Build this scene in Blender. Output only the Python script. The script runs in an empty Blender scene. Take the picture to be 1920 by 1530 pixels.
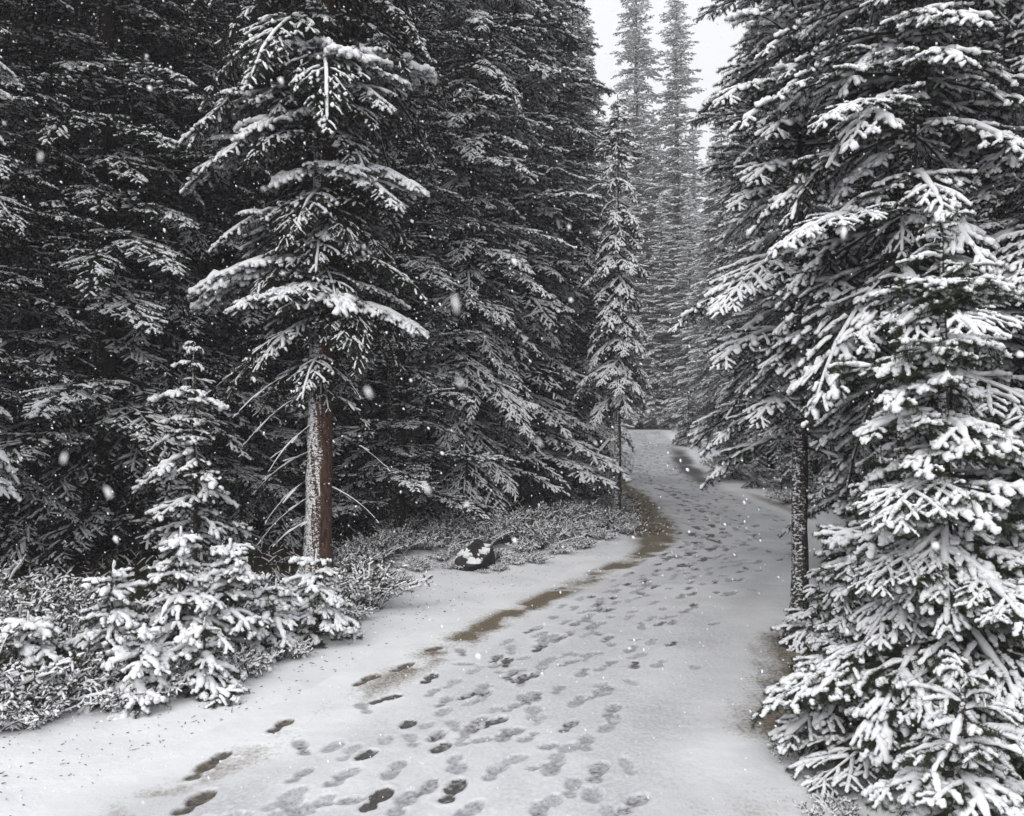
import bpy, math
import numpy as np
from mathutils import Vector

S = bpy.context.scene
COL = S.collection
PI = math.pi
CAM_H, FPX, HZ = 1.65, 1598.0, 800.0      # eye height, focal length and eye level in photo pixels


def unit(v):
    return v / np.maximum(np.linalg.norm(v, axis=-1, keepdims=True), 1e-9)


# ----------------------------------------------------------------- noise
def _hash(i, j, seed):
    n = (i.astype(np.int64) * 374761393 + j.astype(np.int64) * 668265263 + seed * 1442695041) & 0x7fffffff
    n = ((n ^ (n >> 13)) * 1274126177) & 0x7fffffff
    return ((n ^ (n >> 16)) & 0xffff) / 65535.0


def vnoise(x, y, seed=0):
    i, j = np.floor(x), np.floor(y)
    fx, fy = x - i, y - j
    fx, fy = fx * fx * (3 - 2 * fx), fy * fy * (3 - 2 * fy)
    a, b = _hash(i, j, seed), _hash(i + 1, j, seed)
    c, d = _hash(i, j + 1, seed), _hash(i + 1, j + 1, seed)
    return (a * (1 - fx) + b * fx) * (1 - fy) + (c * (1 - fx) + d * fx) * fy


def fbm(x, y, seed=0, o=4):
    s, a, t = 0, 1.0, 0
    for k in range(o):
        s = s + a * vnoise(x * 2 ** k, y * 2 ** k, seed + k * 17)
        t += a
        a *= .5
    return s / t


def sstep(a, b, x):
    t = np.clip((x - a) / (b - a), 0, 1)
    return t * t * (3 - 2 * t)


# ----------------------------------------------------------------- mesh making
def build_mesh(name, chunks, mats):
    """chunks: list of (verts (n,3), faces (m,k), material index, smooth)"""
    vs, loops, tot, mi, sm = [], [], [], [], []
    off = 0
    for v, f, m, s in chunks:
        if len(f) == 0:
            continue
        vs.append(v.reshape(-1, 3))
        loops.append((f + off).ravel())
        tot.append(np.full(len(f), f.shape[1], np.int32))
        mi.append(np.full(len(f), m, np.int32))
        sm.append(np.full(len(f), s, bool))
        off += len(v.reshape(-1, 3))
    me = bpy.data.meshes.new(name)
    V = np.concatenate(vs).astype(np.float32)
    Lp = np.concatenate(loops).astype(np.int32)
    T = np.concatenate(tot)
    me.vertices.add(len(V))
    me.vertices.foreach_set('co', V.ravel())
    me.loops.add(len(Lp))
    me.loops.foreach_set('vertex_index', Lp)
    me.polygons.add(len(T))
    me.polygons.foreach_set('loop_start', np.concatenate([[0], np.cumsum(T)[:-1]]).astype(np.int32))
    me.polygons.foreach_set('material_index', np.concatenate(mi))
    me.polygons.foreach_set('use_smooth', np.concatenate(sm))
    for m in mats:
        me.materials.append(m)
    me.update(calc_edges=True)
    return me


def link(name, me, parent=None, loc=(0, 0, 0), rz=0.0, sc=1.0):
    o = bpy.data.objects.new(name, me)
    COL.objects.link(o)
    o.location = loc
    o.rotation_euler = (0, 0, rz)
    if not isinstance(sc, tuple):
        sc = (sc, sc, sc)
    o.scale = sc
    if parent is not None:
        o.parent = parent
    return o


def tag(o, label, cat, group=None):
    o['label'] = label
    o['category'] = cat
    if group:
        o['group'] = group
    return o


def bez(B, t):
    """B (N,3,3), t (N,K) -> points, tangents (N,K,3)"""
    t = t[..., None]
    a, b, c = B[:, None, 0], B[:, None, 1], B[:, None, 2]
    return (1 - t) ** 2 * a + 2 * t * (1 - t) * b + t * t * c, unit(2 * (1 - t) * (b - a) + 2 * t * (c - b) + 1e-9)


def tubes(P, T, R, sides, vs=1.0, lift=0.0, jit=None):
    """P,T (N,K,3) R (N,K): closed tubes; vs squeezes them upright, lift raises them by lift*R"""
    N, K = R.shape
    up = np.zeros_like(T)
    up[..., 2] = 1
    steep = np.abs(T[..., 2:3]) > .97
    up = np.where(steep, np.array([1., 0, 0]), up)
    sd = unit(np.cross(T, up))
    nn = np.cross(sd, T)
    a = np.arange(sides) / sides * 2 * PI
    R4 = R[..., None, None]
    V = P[:, :, None] + R4 * (np.cos(a)[:, None] * sd[:, :, None] + (np.sin(a)[:, None] * vs + lift) * nn[:, :, None])
    if jit is not None:
        V = V + jit * R4
    base = (np.arange(N) * K * sides)[:, None, None]
    k = (np.arange(K - 1) * sides)[None, :, None]
    s = np.arange(sides)[None, None, :]
    s2 = (s + 1) % sides
    F = np.stack([base + k + s, base + k + s2, base + k + sides + s2, base + k + sides + s], -1).reshape(-1, 4)
    return V.reshape(-1, 3), F


# ----------------------------------------------------------------- boughs
def bough_twigs(rng, L, p0, droop, lat=.42, gap=.08, ang=58, hang=.15, tert=True, start=.1):
    p1 = p0 - droop
    wob = rng.normal(0, .05) * L
    main = np.array([[0, 0, 0], [.55 * L * math.cos(p0), wob, .55 * L * math.sin(p0)],
                     [L * math.cos(p1), wob * 1.5, L * math.sin(p1)]])[None]
    n = max(2, int(L * (1 - start) / gap))
    s = np.concatenate([np.linspace(start, .985, n), np.linspace(start, .985, n) + .4 / n]) + rng.normal(0, .15 / n, 2 * n)
    s = np.clip(s, .03, .985)
    side = np.concatenate([np.ones(n), -np.ones(n)])
    P, T = bez(np.repeat(main, 2 * n, 0), s[:, None])
    P, T = P[:, 0], T[:, 0]
    S_ = unit(np.cross(np.array([0, 0, 1.]), T)) * side[:, None]
    a = np.radians(ang) * rng.uniform(.8, 1.15, 2 * n) * (1 - .35 * s)
    d = np.cos(a)[:, None] * T + np.sin(a)[:, None] * S_
    d[:, 2] += rng.normal(-hang * .3, .12, 2 * n)
    d = unit(d)
    l = (lat * L ** .6 * (1 - s) ** .75 * np.minimum(1, .35 + s / .35) + .05) * rng.uniform(.65, 1.2, 2 * n)
    c1 = P + .5 * l[:, None] * d
    d2 = unit(d + .25 * T + np.array([0, 0, -1.]) * (hang * rng.uniform(.5, 1.6, 2 * n))[:, None])
    B1 = np.stack([P, c1, c1 + .5 * l[:, None] * d2], 1)
    Bs, lv, ss = [main, B1], [np.zeros(1), np.ones(2 * n)], [np.zeros(1) + .5, s]
    if tert:
        m = np.maximum((l / (gap * .95)).astype(int), 0) * (l > .13)
        idx = np.repeat(np.arange(2 * n), m * 2)
        if len(idx):
            k = np.concatenate([np.arange(q * 2) // 2 / max(q, 1) for q in m if q > 0])
            u = np.clip(.28 + .7 * k + rng.normal(0, .04, len(idx)), .15, .97)
            sd = np.where(np.concatenate([np.arange(q * 2) % 2 for q in m if q > 0]) > 0, 1., -1.)
            P2, T2 = bez(B1[idx], u[:, None])
            P2, T2 = P2[:, 0], T2[:, 0]
            S2 = unit(np.cross(np.array([0, 0, 1.]), T2)) * sd[:, None]
            a2 = np.radians(48) * rng.uniform(.75, 1.2, len(idx))
            dd = np.cos(a2)[:, None] * T2 + np.sin(a2)[:, None] * S2
            dd[:, 2] += rng.normal(-hang * .5, .15, len(idx))
            dd = unit(dd)
            l2 = (.36 * l[idx] * (1 - u) + .045) * rng.uniform(.6, 1.3, len(idx))
            c = P2 + .5 * l2[:, None] * dd
            dd2 = unit(dd + np.array([0, 0, -1.]) * (hang * 1.4 * rng.uniform(.3, 1.5, len(idx)))[:, None])
            Bs.append(np.stack([P2, c, c + .5 * l2[:, None] * dd2], 1))
            lv.append(np.full(len(idx), 2.))
            ss.append(s[idx])
    return np.concatenate(Bs), np.concatenate(lv).astype(int), np.concatenate(ss)


# level of detail: needles per metre, needle length, width, snow rings, snow sides, wood on side twigs
LOD = {
    'near': dict(nd=1500, nl=.029, nw=.0023, K=12, sides=8, wood=True),
    'shrub': dict(nd=1100, nl=.015, nw=.0035, K=7, sides=6, wood=True),
    'close': dict(nd=800, nl=.030, nw=.0034, K=8, sides=6, wood=True),
    'mid': dict(nd=300, nl=.034, nw=.0065, K=5, sides=5, wood=False),
    'far': dict(nd=150, nl=.055, nw=.013, K=4, sides=4, wood=False),
}


def twig_chunks(rng, B, lv, ss, lod, cover, rs, spread=.55, bare=0.0):
    q = LOD[lod]
    N = len(B)
    ln = np.linalg.norm(B[:, 1] - B[:, 0], axis=1) + np.linalg.norm(B[:, 2] - B[:, 1], axis=1)
    out = []
    # wood
    wi = np.arange(N) if q['wood'] else np.where(lv == 0)[0]
    t = np.tile(np.linspace(0, 1, 5), (len(wi), 1))
    P, T = bez(B[wi], t)
    r0 = np.where(lv[wi] == 0, .009 + .007 * ln[wi], np.where(lv[wi] == 1, .0035, .0022))
    V, F = tubes(P, T, r0[:, None] * np.linspace(1, .3, 5)[None], 5)
    out.append((V, F, 0, True))
    # needles
    cnt = (ln * q['nd'] * np.where(lv == 0, .55, 1.0)).astype(int)
    if bare > 0:
        cnt = (cnt * (rng.random(N) > bare)).astype(int)
    idx = np.repeat(np.arange(N), cnt)
    if len(idx):
        t = rng.random(len(idx)) ** .9
        t = np.where((lv[idx] == 0), .2 + .8 * t, t)
        P, T = bez(B[idx], t[:, None])
        P, T = P[:, 0], T[:, 0]
        rv = rng.normal(0, 1, (len(idx), 3))
        rv[:, 2] = rv[:, 2] * .85 - .12
        pr = unit(rv - (rv * T).sum(1, keepdims=True) * T)
        d = unit(T * spread + pr)
        l = q['nl'] * rng.uniform(.65, 1.2, len(idx))
        w = unit(np.cross(d, rng.normal(0, 1, (len(idx), 3)))) * q['nw'] * .5
        V = np.stack([P - w, P + w, P + d * l[:, None]], 1).reshape(-1, 3)
        out.append((V, np.arange(len(idx) * 3).reshape(-1, 3), 1, False))
    # snow riding on the twigs
    keep = rng.random(N) < (cover + .25 * (ss - .5)) * np.where(lv == 2, .92, 1)
    keep[lv == 0] = rng.random() < cover + .1
    ki = np.where(keep)[0]
    if len(ki):
        K = q['K']
        t0 = rng.random(len(ki)) * (1 - cover) * .7
        t1 = 1 - rng.random(len(ki)) * (1 - cover) * .6
        base = np.linspace(0, 1, K - 2)
        tt = np.concatenate([[-.0], .03 + .94 * base, [1.]])
        t = t0[:, None] + (t1 - t0)[:, None] * tt[None]
        P, T = bez(B[ki], t)
        env = np.concatenate([[.12], .62 + .38 * np.sin(PI * (.12 + .76 * base)), [.12]])
        r = rs * np.where(lv[ki] == 0, .020, np.where(lv[ki] == 1, .0185, .0145))
        r = r * rng.uniform(.7, 1.25, len(ki))
        R = r[:, None] * env[None] * rng.uniform(.68, 1.3, (len(ki), K))
        # snow slides off steep twigs
        R = R * np.clip(1.35 - .75 * np.abs(T[..., 2]), .4, 1)
        jit = rng.normal(0, .19, (len(ki), K, q['sides'], 3)) if q['sides'] > 4 else None
        V, F = tubes(P, T, R, q['sides'], vs=.72, lift=.5, jit=jit)
        out.append((V, F, 2, True))
    return out


def bough_chunks(rng, L, p0, droop, lod, cover=.9, rs=1.0, bare=0.0, **kw):
    B, lv, ss = bough_twigs(rng, L, p0, droop, **kw)
    return twig_chunks(rng, B, lv, ss, lod, cover, rs, bare=bare)


def xform(chunks, az, loc):
    c, s = math.cos(az), math.sin(az)
    M = np.array([[c, s, 0], [-s, c, 0], [0, 0, 1]])
    return [(v.reshape(-1, 3) @ M + np.array(loc), f, m, sm) for v, f, m, sm in chunks]


def merge(chunks):
    """join chunks sharing material and face size"""
    g = {}
    for v, f, m, s in chunks:
        k = (m, f.shape[1], s)
        g.setdefault(k, []).append((v, f))
    out = []
    for (m, _, s), lst in g.items():
        off, V, F = 0, [], []
        for v, f in lst:
            V.append(v)
            F.append(f + off)
            off += len(v)
        out.append((np.concatenate(V), np.concatenate(F), m, s))
    return out


# ----------------------------------------------------------------- terrain
_zy = np.array([-60, 0, 6, 9, 11, 13, 17, 21, 26, 30, 35, 42, 48, 60, 150.])
_zz = np.array([0, 0, 0, .03, .067, .105, .17, .28, .51, .72, 1.02, 1.44, 1.55, 1.55, 1.6])
_yy = np.linspace(-60, 150, 4201)
_zs = np.interp(_yy, _zy, _zz)
_k = np.hanning(81)
_zs = np.convolve(np.pad(_zs, 40, mode='edge'), _k / _k.sum(), 'valid')


def zbase(y):
    return np.interp(y, _yy, _zs)


_ly = np.array([-30, 0, 2, 3.6, 4.25, 4.8, 5.7, 7.3, 9.4, 11, 13, 17, 21, 26, 35, 42, 47, 52, 60])
_lx = np.array([-5, -3.6, -2.45, -1.85, -1.55, -1.32, -.95, -.3, .78, 1.66, 2.05, 2.36, 2.38, 2.92, 4.3, 5.4, 5.0, 2.5, -2.])
_ry = np.array([-30, 0, 2, 3.6, 4.4, 5.86, 7.5, 9.1, 11, 13, 15, 17, 21, 26, 35, 42, 47, 52, 60])
_rx = np.array([-2.4, -.4, .45, .85, 1.08, 1.58, 2.3, 3.05, 4.05, 4.7, 4.95, 5.0, 5.05, 5.5, 6.9, 7.6, 7.5, 5.5, 1.])


def _smooth(y, ty, tx):
    f = np.interp(_yy, ty, tx)
    k = np.hanning(41)
    return np.interp(y, _yy, np.convolve(np.pad(f, 20, mode='edge'), k / k.sum(), 'valid'))


def pl(y):
    return _smooth(y, _ly, _lx)


def pr(y):
    return _smooth(y, _ry, _rx)


def outside(x, y):
    """signed distance outside the path edge (negative on the path)"""
    return np.maximum((pl(y) - x) * .75, (x - pr(y) - .42 * (1 - sstep(7, 9, y))) * .75)


def zground(x, y):
    x, y = np.asarray(x, float), np.asarray(y, float)
    d = outside(x, y)
    z = zbase(y)
    bank = .02 + .11 * sstep(.2, 2.6, d) + .10 * sstep(2, 7, d)
    n = (fbm(x * .9, y * .9, 5) - .5) * .14 * sstep(.3, 2., d) + (fbm(x * 4, y * 4, 9, 3) - .5) * .03 * sstep(.0, .6, d)
    edge = (fbm(x * 2.2, y * 2.2, 21, 3) - .5) * .05
    return z + np.where(d > 0, (bank + edge) * sstep(.02, .30, d) - .05 * (1 - sstep(.0, .3, d)) + n, -.05)


def at(px, D):
    return (px - 960.) / FPX * D


def zv(v, D):
    return CAM_H - (v - HZ) / FPX * D


# ----------------------------------------------------------------- materials
def mat(name, base, rough=.7, spec=.3):
    m = bpy.data.materials.new(name)
    m.use_nodes = True
    b = m.node_tree.nodes['Principled BSDF']
    b.inputs['Base Color'].default_value = (*base, 1)
    b.inputs['Roughness'].default_value = rough
    b.inputs['Specular IOR Level'].default_value = spec
    return m, m.node_tree, b


def N(nt, typ, **kw):
    n = nt.nodes.new(typ)
    for k, v in kw.items():
        if k in n.inputs.keys():
            n.inputs[k].default_value = v
        else:
            setattr(n, k, v)
    return n


def ramp(nt, src, stops):
    r = nt.nodes.new('ShaderNodeValToRGB')
    e = r.color_ramp.elements
    while len(e) < len(stops):
        e.new(.5)
    for k, (p, c) in enumerate(stops):
        e[k].position = p
        e[k].color = c if len(c) == 4 else (*c, 1)
    nt.links.new(src, r.inputs[0])
    return r.outputs[0]


def mixc(nt, f, a, b):
    m = nt.nodes.new('ShaderNodeMix')
    m.data_type = 'RGBA'
    for sock, v in ((m.inputs[0], f), (m.inputs[6], a), (m.inputs[7], b)):
        if hasattr(v, 'is_linked'):
            nt.links.new(v, sock)
        elif isinstance(v, tuple):
            sock.default_value = (*v, 1)
        else:
            sock.default_value = v
    return m.outputs[2]


def objcoord(nt, world=False):
    if world:
        return nt.nodes.new('ShaderNodeNewGeometry').outputs['Position']
    return nt.nodes.new('ShaderNodeTexCoord').outputs['Object']


def noise(nt, co, scale, detail=3, rough=.55):
    n = N(nt, 'ShaderNodeTexNoise', Scale=scale, Detail=detail, Roughness=rough)
    nt.links.new(co, n.inputs['Vector'])
    return n.outputs[0]


def bump(nt, b, h, strength, dist):
    n = N(nt, 'ShaderNodeBump', Strength=strength, Distance=dist)
    nt.links.new(h, n.inputs['Height'])
    nt.links.new(n.outputs[0], b.inputs['Normal'])


# snow on branches
M_SNOW, nt, b = mat('branch_snow', (.84, .85, .87), .6, .2)
co = objcoord(nt)
bump(nt, b, noise(nt, co, 55, 4, .65), .55, .012)


def needle_mat(name, lo, hi):
    m, nt, b = mat(name, lo, .7, .08)
    c = ramp(nt, noise(nt, objcoord(nt), 6, 3), [(.3, lo), (.7, hi)])
    nt.links.new(c, b.inputs['Base Color'])
    return m


M_NEEDLE = needle_mat('spruce_needles', (.011, .016, .010), (.026, .036, .020))
M_NEEDLE_F = needle_mat('fir_needles', (.020, .028, .017), (.048, .060, .034))
M_LEAF = needle_mat('shrub_leaves', (.030, .028, .019), (.085, .070, .042))
M_TWIG, nt, b = mat('twig_bark', (.055, .045, .038), .85, .2)


def bark_mat(name, lo, hi, snow_side, amount):
    """bark with flakes of wind-driven snow stuck to the windward side"""
    m, nt, b = mat(name, lo, .9, .15)
    co = objcoord(nt)
    mp = N(nt, 'ShaderNodeMapping')
    mp.inputs['Scale'].default_value = (1, 1, .28)
    nt.links.new(co, mp.inputs[0])
    n1 = noise(nt, mp.outputs[0], 30, 5, .65)
    bark = ramp(nt, n1, [(.35, lo), (.68, hi)])
    mp2 = N(nt, 'ShaderNodeMapping')
    mp2.inputs['Scale'].default_value = (1, 1, 1.9)
    nt.links.new(co, mp2.inputs[0])
    n2 = noise(nt, mp2.outputs[0], 30, 4, .75)
    g = nt.nodes.new('ShaderNodeNewGeometry')
    dt = N(nt, 'ShaderNodeVectorMath', operation='DOT_PRODUCT')
    nt.links.new(g.outputs['True Normal'], dt.inputs[0])
    dt.inputs[1].default_value = snow_side
    mr = N(nt, 'ShaderNodeMapRange')
    mr.inputs['From Min'].default_value = -.15
    mr.inputs['From Max'].default_value = .75
    mr.inputs['To Min'].default_value = -.3
    mr.inputs['To Max'].default_value = amount - .12
    nt.links.new(dt.outputs['Value'], mr.inputs[0])
    ad = N(nt, 'ShaderNodeMath', operation='ADD')
    nt.links.new(mr.outputs[0], ad.inputs[0])
    am = N(nt, 'ShaderNodeMath', operation='MULTIPLY_ADD')
    nt.links.new(n2, am.inputs[0])
    am.inputs[1].default_value = 2.6
    am.inputs[2].default_value = -.8
    nt.links.new(am.outputs[0], ad.inputs[1])
    f = ramp(nt, ad.outputs[0], [(.56, (0, 0, 0)), (.68, (1, 1, 1))])
    nt.links.new(mixc(nt, f, bark, (.80, .81, .83)), b.inputs['Base Color'])
    bump(nt, b, n1, .9, .03)
    return m


M_BARK_RED = bark_mat('reddish_bark', (.030, .021, .018), (.14, .074, .052), (-.9, -.42, 0), .31)
M_BARK = bark_mat('dark_bark', (.018, .016, .015), (.075, .062, .052), (-.85, -.5, 0), .13)
M_BARK_SNOW = bark_mat('snow_plastered_bark', (.03, .027, .025), (.10, .085, .07), (-.85, -.5, 0), .24)

# ground
M_GROUND, nt, b = mat('snowy_ground', (.8, .8, .8), .75, .2)
co = objcoord(nt, True)
at_ = N(nt, 'ShaderNodeAttribute', attribute_name='wear')
sp = nt.nodes.new('ShaderNodeSeparateColor')
nt.links.new(at_.outputs['Color'], sp.inputs[0])
snow = ramp(nt, noise(nt, co, 1.3, 4), [(.3, (.66, .67, .695)), (.7, (.76, .765, .78))])
soil = ramp(nt, noise(nt, co, 14, 5, .7), [(.35, (.022, .018, .013)), (.68, (.085, .066, .042))])
ad = N(nt, 'ShaderNodeMath', operation='ADD')
nt.links.new(sp.outputs['Red'], ad.inputs[0])
nt.links.new(noise(nt, co, 11, 6, .75), ad.inputs[1])
f = ramp(nt, ad.outputs[0], [(.78, (0, 0, 0)), (.92, (1, 1, 1))])
nt.links.new(mixc(nt, f, snow, soil), b.inputs['Base Color'])
bump(nt, b, noise(nt, co, 26, 5, .6), .35, .02)

# the path: wear.r wet bare asphalt, wear.g brown soil and dead grass, wear.b grey slush
M_PATH, nt, b = mat('snowy_path', (.7, .7, .7), .6, .3)
co = objcoord(nt, True)
at_ = N(nt, 'ShaderNodeAttribute', attribute_name='wear')
sp = nt.nodes.new('ShaderNodeSeparateColor')
nt.links.new(at_.outputs['Color'], sp.inputs[0])
snow = ramp(nt, noise(nt, co, 2.0, 5), [(.3, (.70, .71, .73)), (.7, (.80, .805, .815))])
mpx = N(nt, 'ShaderNodeMapping')
mpx.inputs['Scale'].default_value = (1, .8, 1)
nt.links.new(co, mpx.inputs[0])
fine = noise(nt, mpx.outputs[0], 42, 5, .7)
slush = ramp(nt, fine, [(.36, (.24, .245, .262)), (.66, (.56, .565, .59))])
bare = ramp(nt, noise(nt, co, 75, 4, .7), [(.35, (.035, .034, .034)), (.62, (.115, .108, .10))])
dirt = ramp(nt, noise(nt, co, 60, 5, .75), [(.32, (.045, .036, .026)), (.66, (.26, .21, .15))])


def thresh(src, sharp, gain=1.0, nz=None):
    """mask + noise -> broken-edged mask"""
    a = N(nt, 'ShaderNodeMath', operation='MULTIPLY_ADD')
    nt.links.new(nz if nz is not None else fine, a.inputs[0])
    a.inputs[1].default_value = .9
    nt.links.new(src, a.inputs[2])
    return ramp(nt, a.outputs[0], [(max(0, .88 - sharp), (0, 0, 0)), (min(1, .88 + sharp), (1, 1, 1))])


c = mixc(nt, sp.outputs['Blue'], snow, slush)
c = mixc(nt, thresh(sp.outputs['Green'], .30), c, dirt)
c = mixc(nt, thresh(sp.outputs['Red'], .12), c, bare)
nt.links.new(c, b.inputs['Base Color'])
rr = N(nt, 'ShaderNodeMapRange')
rr.inputs['To Min'].default_value = .65
rr.inputs['To Max'].default_value = .38
nt.links.new(sp.outputs['Red'], rr.inputs[0])
nt.links.new(rr.outputs[0], b.inputs['Roughness'])
bump(nt, b, fine, .35, .012)

M_ROCK, nt, b = mat('lichen_rock', (.1, .09, .085), .9, .2)
co = objcoord(nt)
n1 = noise(nt, co, 9, 6, .7)
rk = ramp(nt, n1, [(.35, (.020, .018, .017)), (.7, (.072, .064, .060))])
nt.links.new(rk, b.inputs['Base Color'])
bump(nt, b, n1, .8, .04)
M_FLAKE, nt, b = mat('snow_flake', (.88, .88, .9), .7, .1)

# ----------------------------------------------------------------- ground sheet and path sheet
def grid_faces(nr, nc):
    r = (np.arange(nr - 1) * nc)[:, None]
    c = np.arange(nc - 1)[None]
    return np.stack([r + c, r + c + 1, r + nc + c + 1, r + nc + c], -1).reshape(-1, 4)


def color_attr(me, name, rgb):
    a = me.attributes.new(name, 'FLOAT_COLOR', 'POINT')
    a.data.foreach_set('color', np.concatenate([rgb, np.ones((len(rgb), 1))], 1).astype(np.float32).ravel())


def make_ground():
    xs = np.concatenate([np.linspace(-90, -12, 24)[:-1], np.linspace(-12, -4, 80)[:-1], np.linspace(-4, 7, 240)[:-1],
                         np.linspace(7, 14, 60)[:-1], np.linspace(14, 90, 22)])
    ys = np.concatenate([np.linspace(-40, 1, 20)[:-1], np.geomspace(2, 17, 260) - 1, np.geomspace(16.2, 60, 200), np.linspace(62, 150, 14)])
    X, Y = np.meshgrid(xs, ys)
    V = np.stack([X, Y, zground(X, Y)], -1).reshape(-1, 3)
    me = build_mesh('ground', [(V, grid_faces(len(ys), len(xs)), 0, True)], [M_GROUND])
    d = outside(X, Y).ravel()
    left = X.ravel() < pl(Y.ravel())
    n = fbm(X.ravel() * 1.2, Y.ravel() * 1.2, 3)
    w = np.where(left, sstep(.9, 2.6, d + (n - .5) * 1.0), sstep(.7, 2.2, d + (n - .5))) * .62
    color_attr(me, 'wear', np.stack([w, w * 0, w * 0], 1))
    o = link('ground', me)
    o['kind'] = 'structure'


# dark prints traced from the snow: photo column, row, strength, kind of bare ground
PRINTS = [(710, 1492, 1, 1), (680, 1416, .95, 0), (762, 1357, .95, 0), (727, 1308, .9, 1), (807, 1268, .9, 0),
          (850, 1475, .85, 0), (822, 1402, .8, 0), (922, 1350, .8, 0), (893, 1298, .75, 0), (985, 1267, .8, 0), (950, 1236, .8, 0),
          (1012, 1212, .85, 0), (1075, 1170, .6, 0), (1140, 1142, .7, 0), (1200, 1112, .6, 0), (1000, 1180, .6, 0),
          (372, 1497, 1, 2), (412, 1418, 1, 2), (385, 1436, .7, 2), (530, 1357, .95, 2), (690, 1271, .8, 2), (757, 1247, .9, 2), (808, 1216, .9, 2),
          (1120, 1442, .5, 0), (1072, 1470, .4, 0), (1110, 1490, .4, 0), (1100, 1385, .45, 0), (1060, 1400, .35, 0), (1150, 1345, .35, 0),
          (600, 1500, .3, 0), (560, 1520, .4, 0), (540, 1490, .3, 0), (760, 1495, .45, 0), (650, 1450, .3, 0), (620, 1400, .35, 0),
          (880, 1515, .4, 0), (1010, 1520, .5, 0), (860, 1440, .4, 0), (930, 1440, .35, 0), (1000, 1330, .35, 0), (990, 1300, .3, 0),
          (1269, 933, .8, 0), (1276, 946, .9, 0), (1288, 956, .8, 0), (1295, 973, 1, 0), (1305, 988, .8, 0), (1296, 1001, .95, 0),
          (1302, 1017, .95, 0), (1328, 1029, .9, 0), (1293, 1037, .8, 0), (1320, 1047, .9, 0), (1331, 1003, 1, 0), (1338, 1013, .9, 0), (1326, 975, 1, 0), (1334, 985, .9, 0),
          (1307, 950, .9, 0), (1318, 958, .8, 0), (1240, 918, .9, 0), (1252, 922, .9, 0), (1264, 927, .9, 0), (1285, 927, .8, 0), (1300, 931, .8, 0), (1268, 922, .8, 0), (1278, 1060, .8, 0), (1300, 1066, .7, 0), (1258, 1044, .7, 0)]


def to_world(px, v):
    D = 12.0
    for _ in range(60):
        D = .5 * D + .5 * min((CAM_H - float(zbase(D))) * FPX / max(v - HZ, 3.), 60.)
    return at(px, D), D


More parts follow.
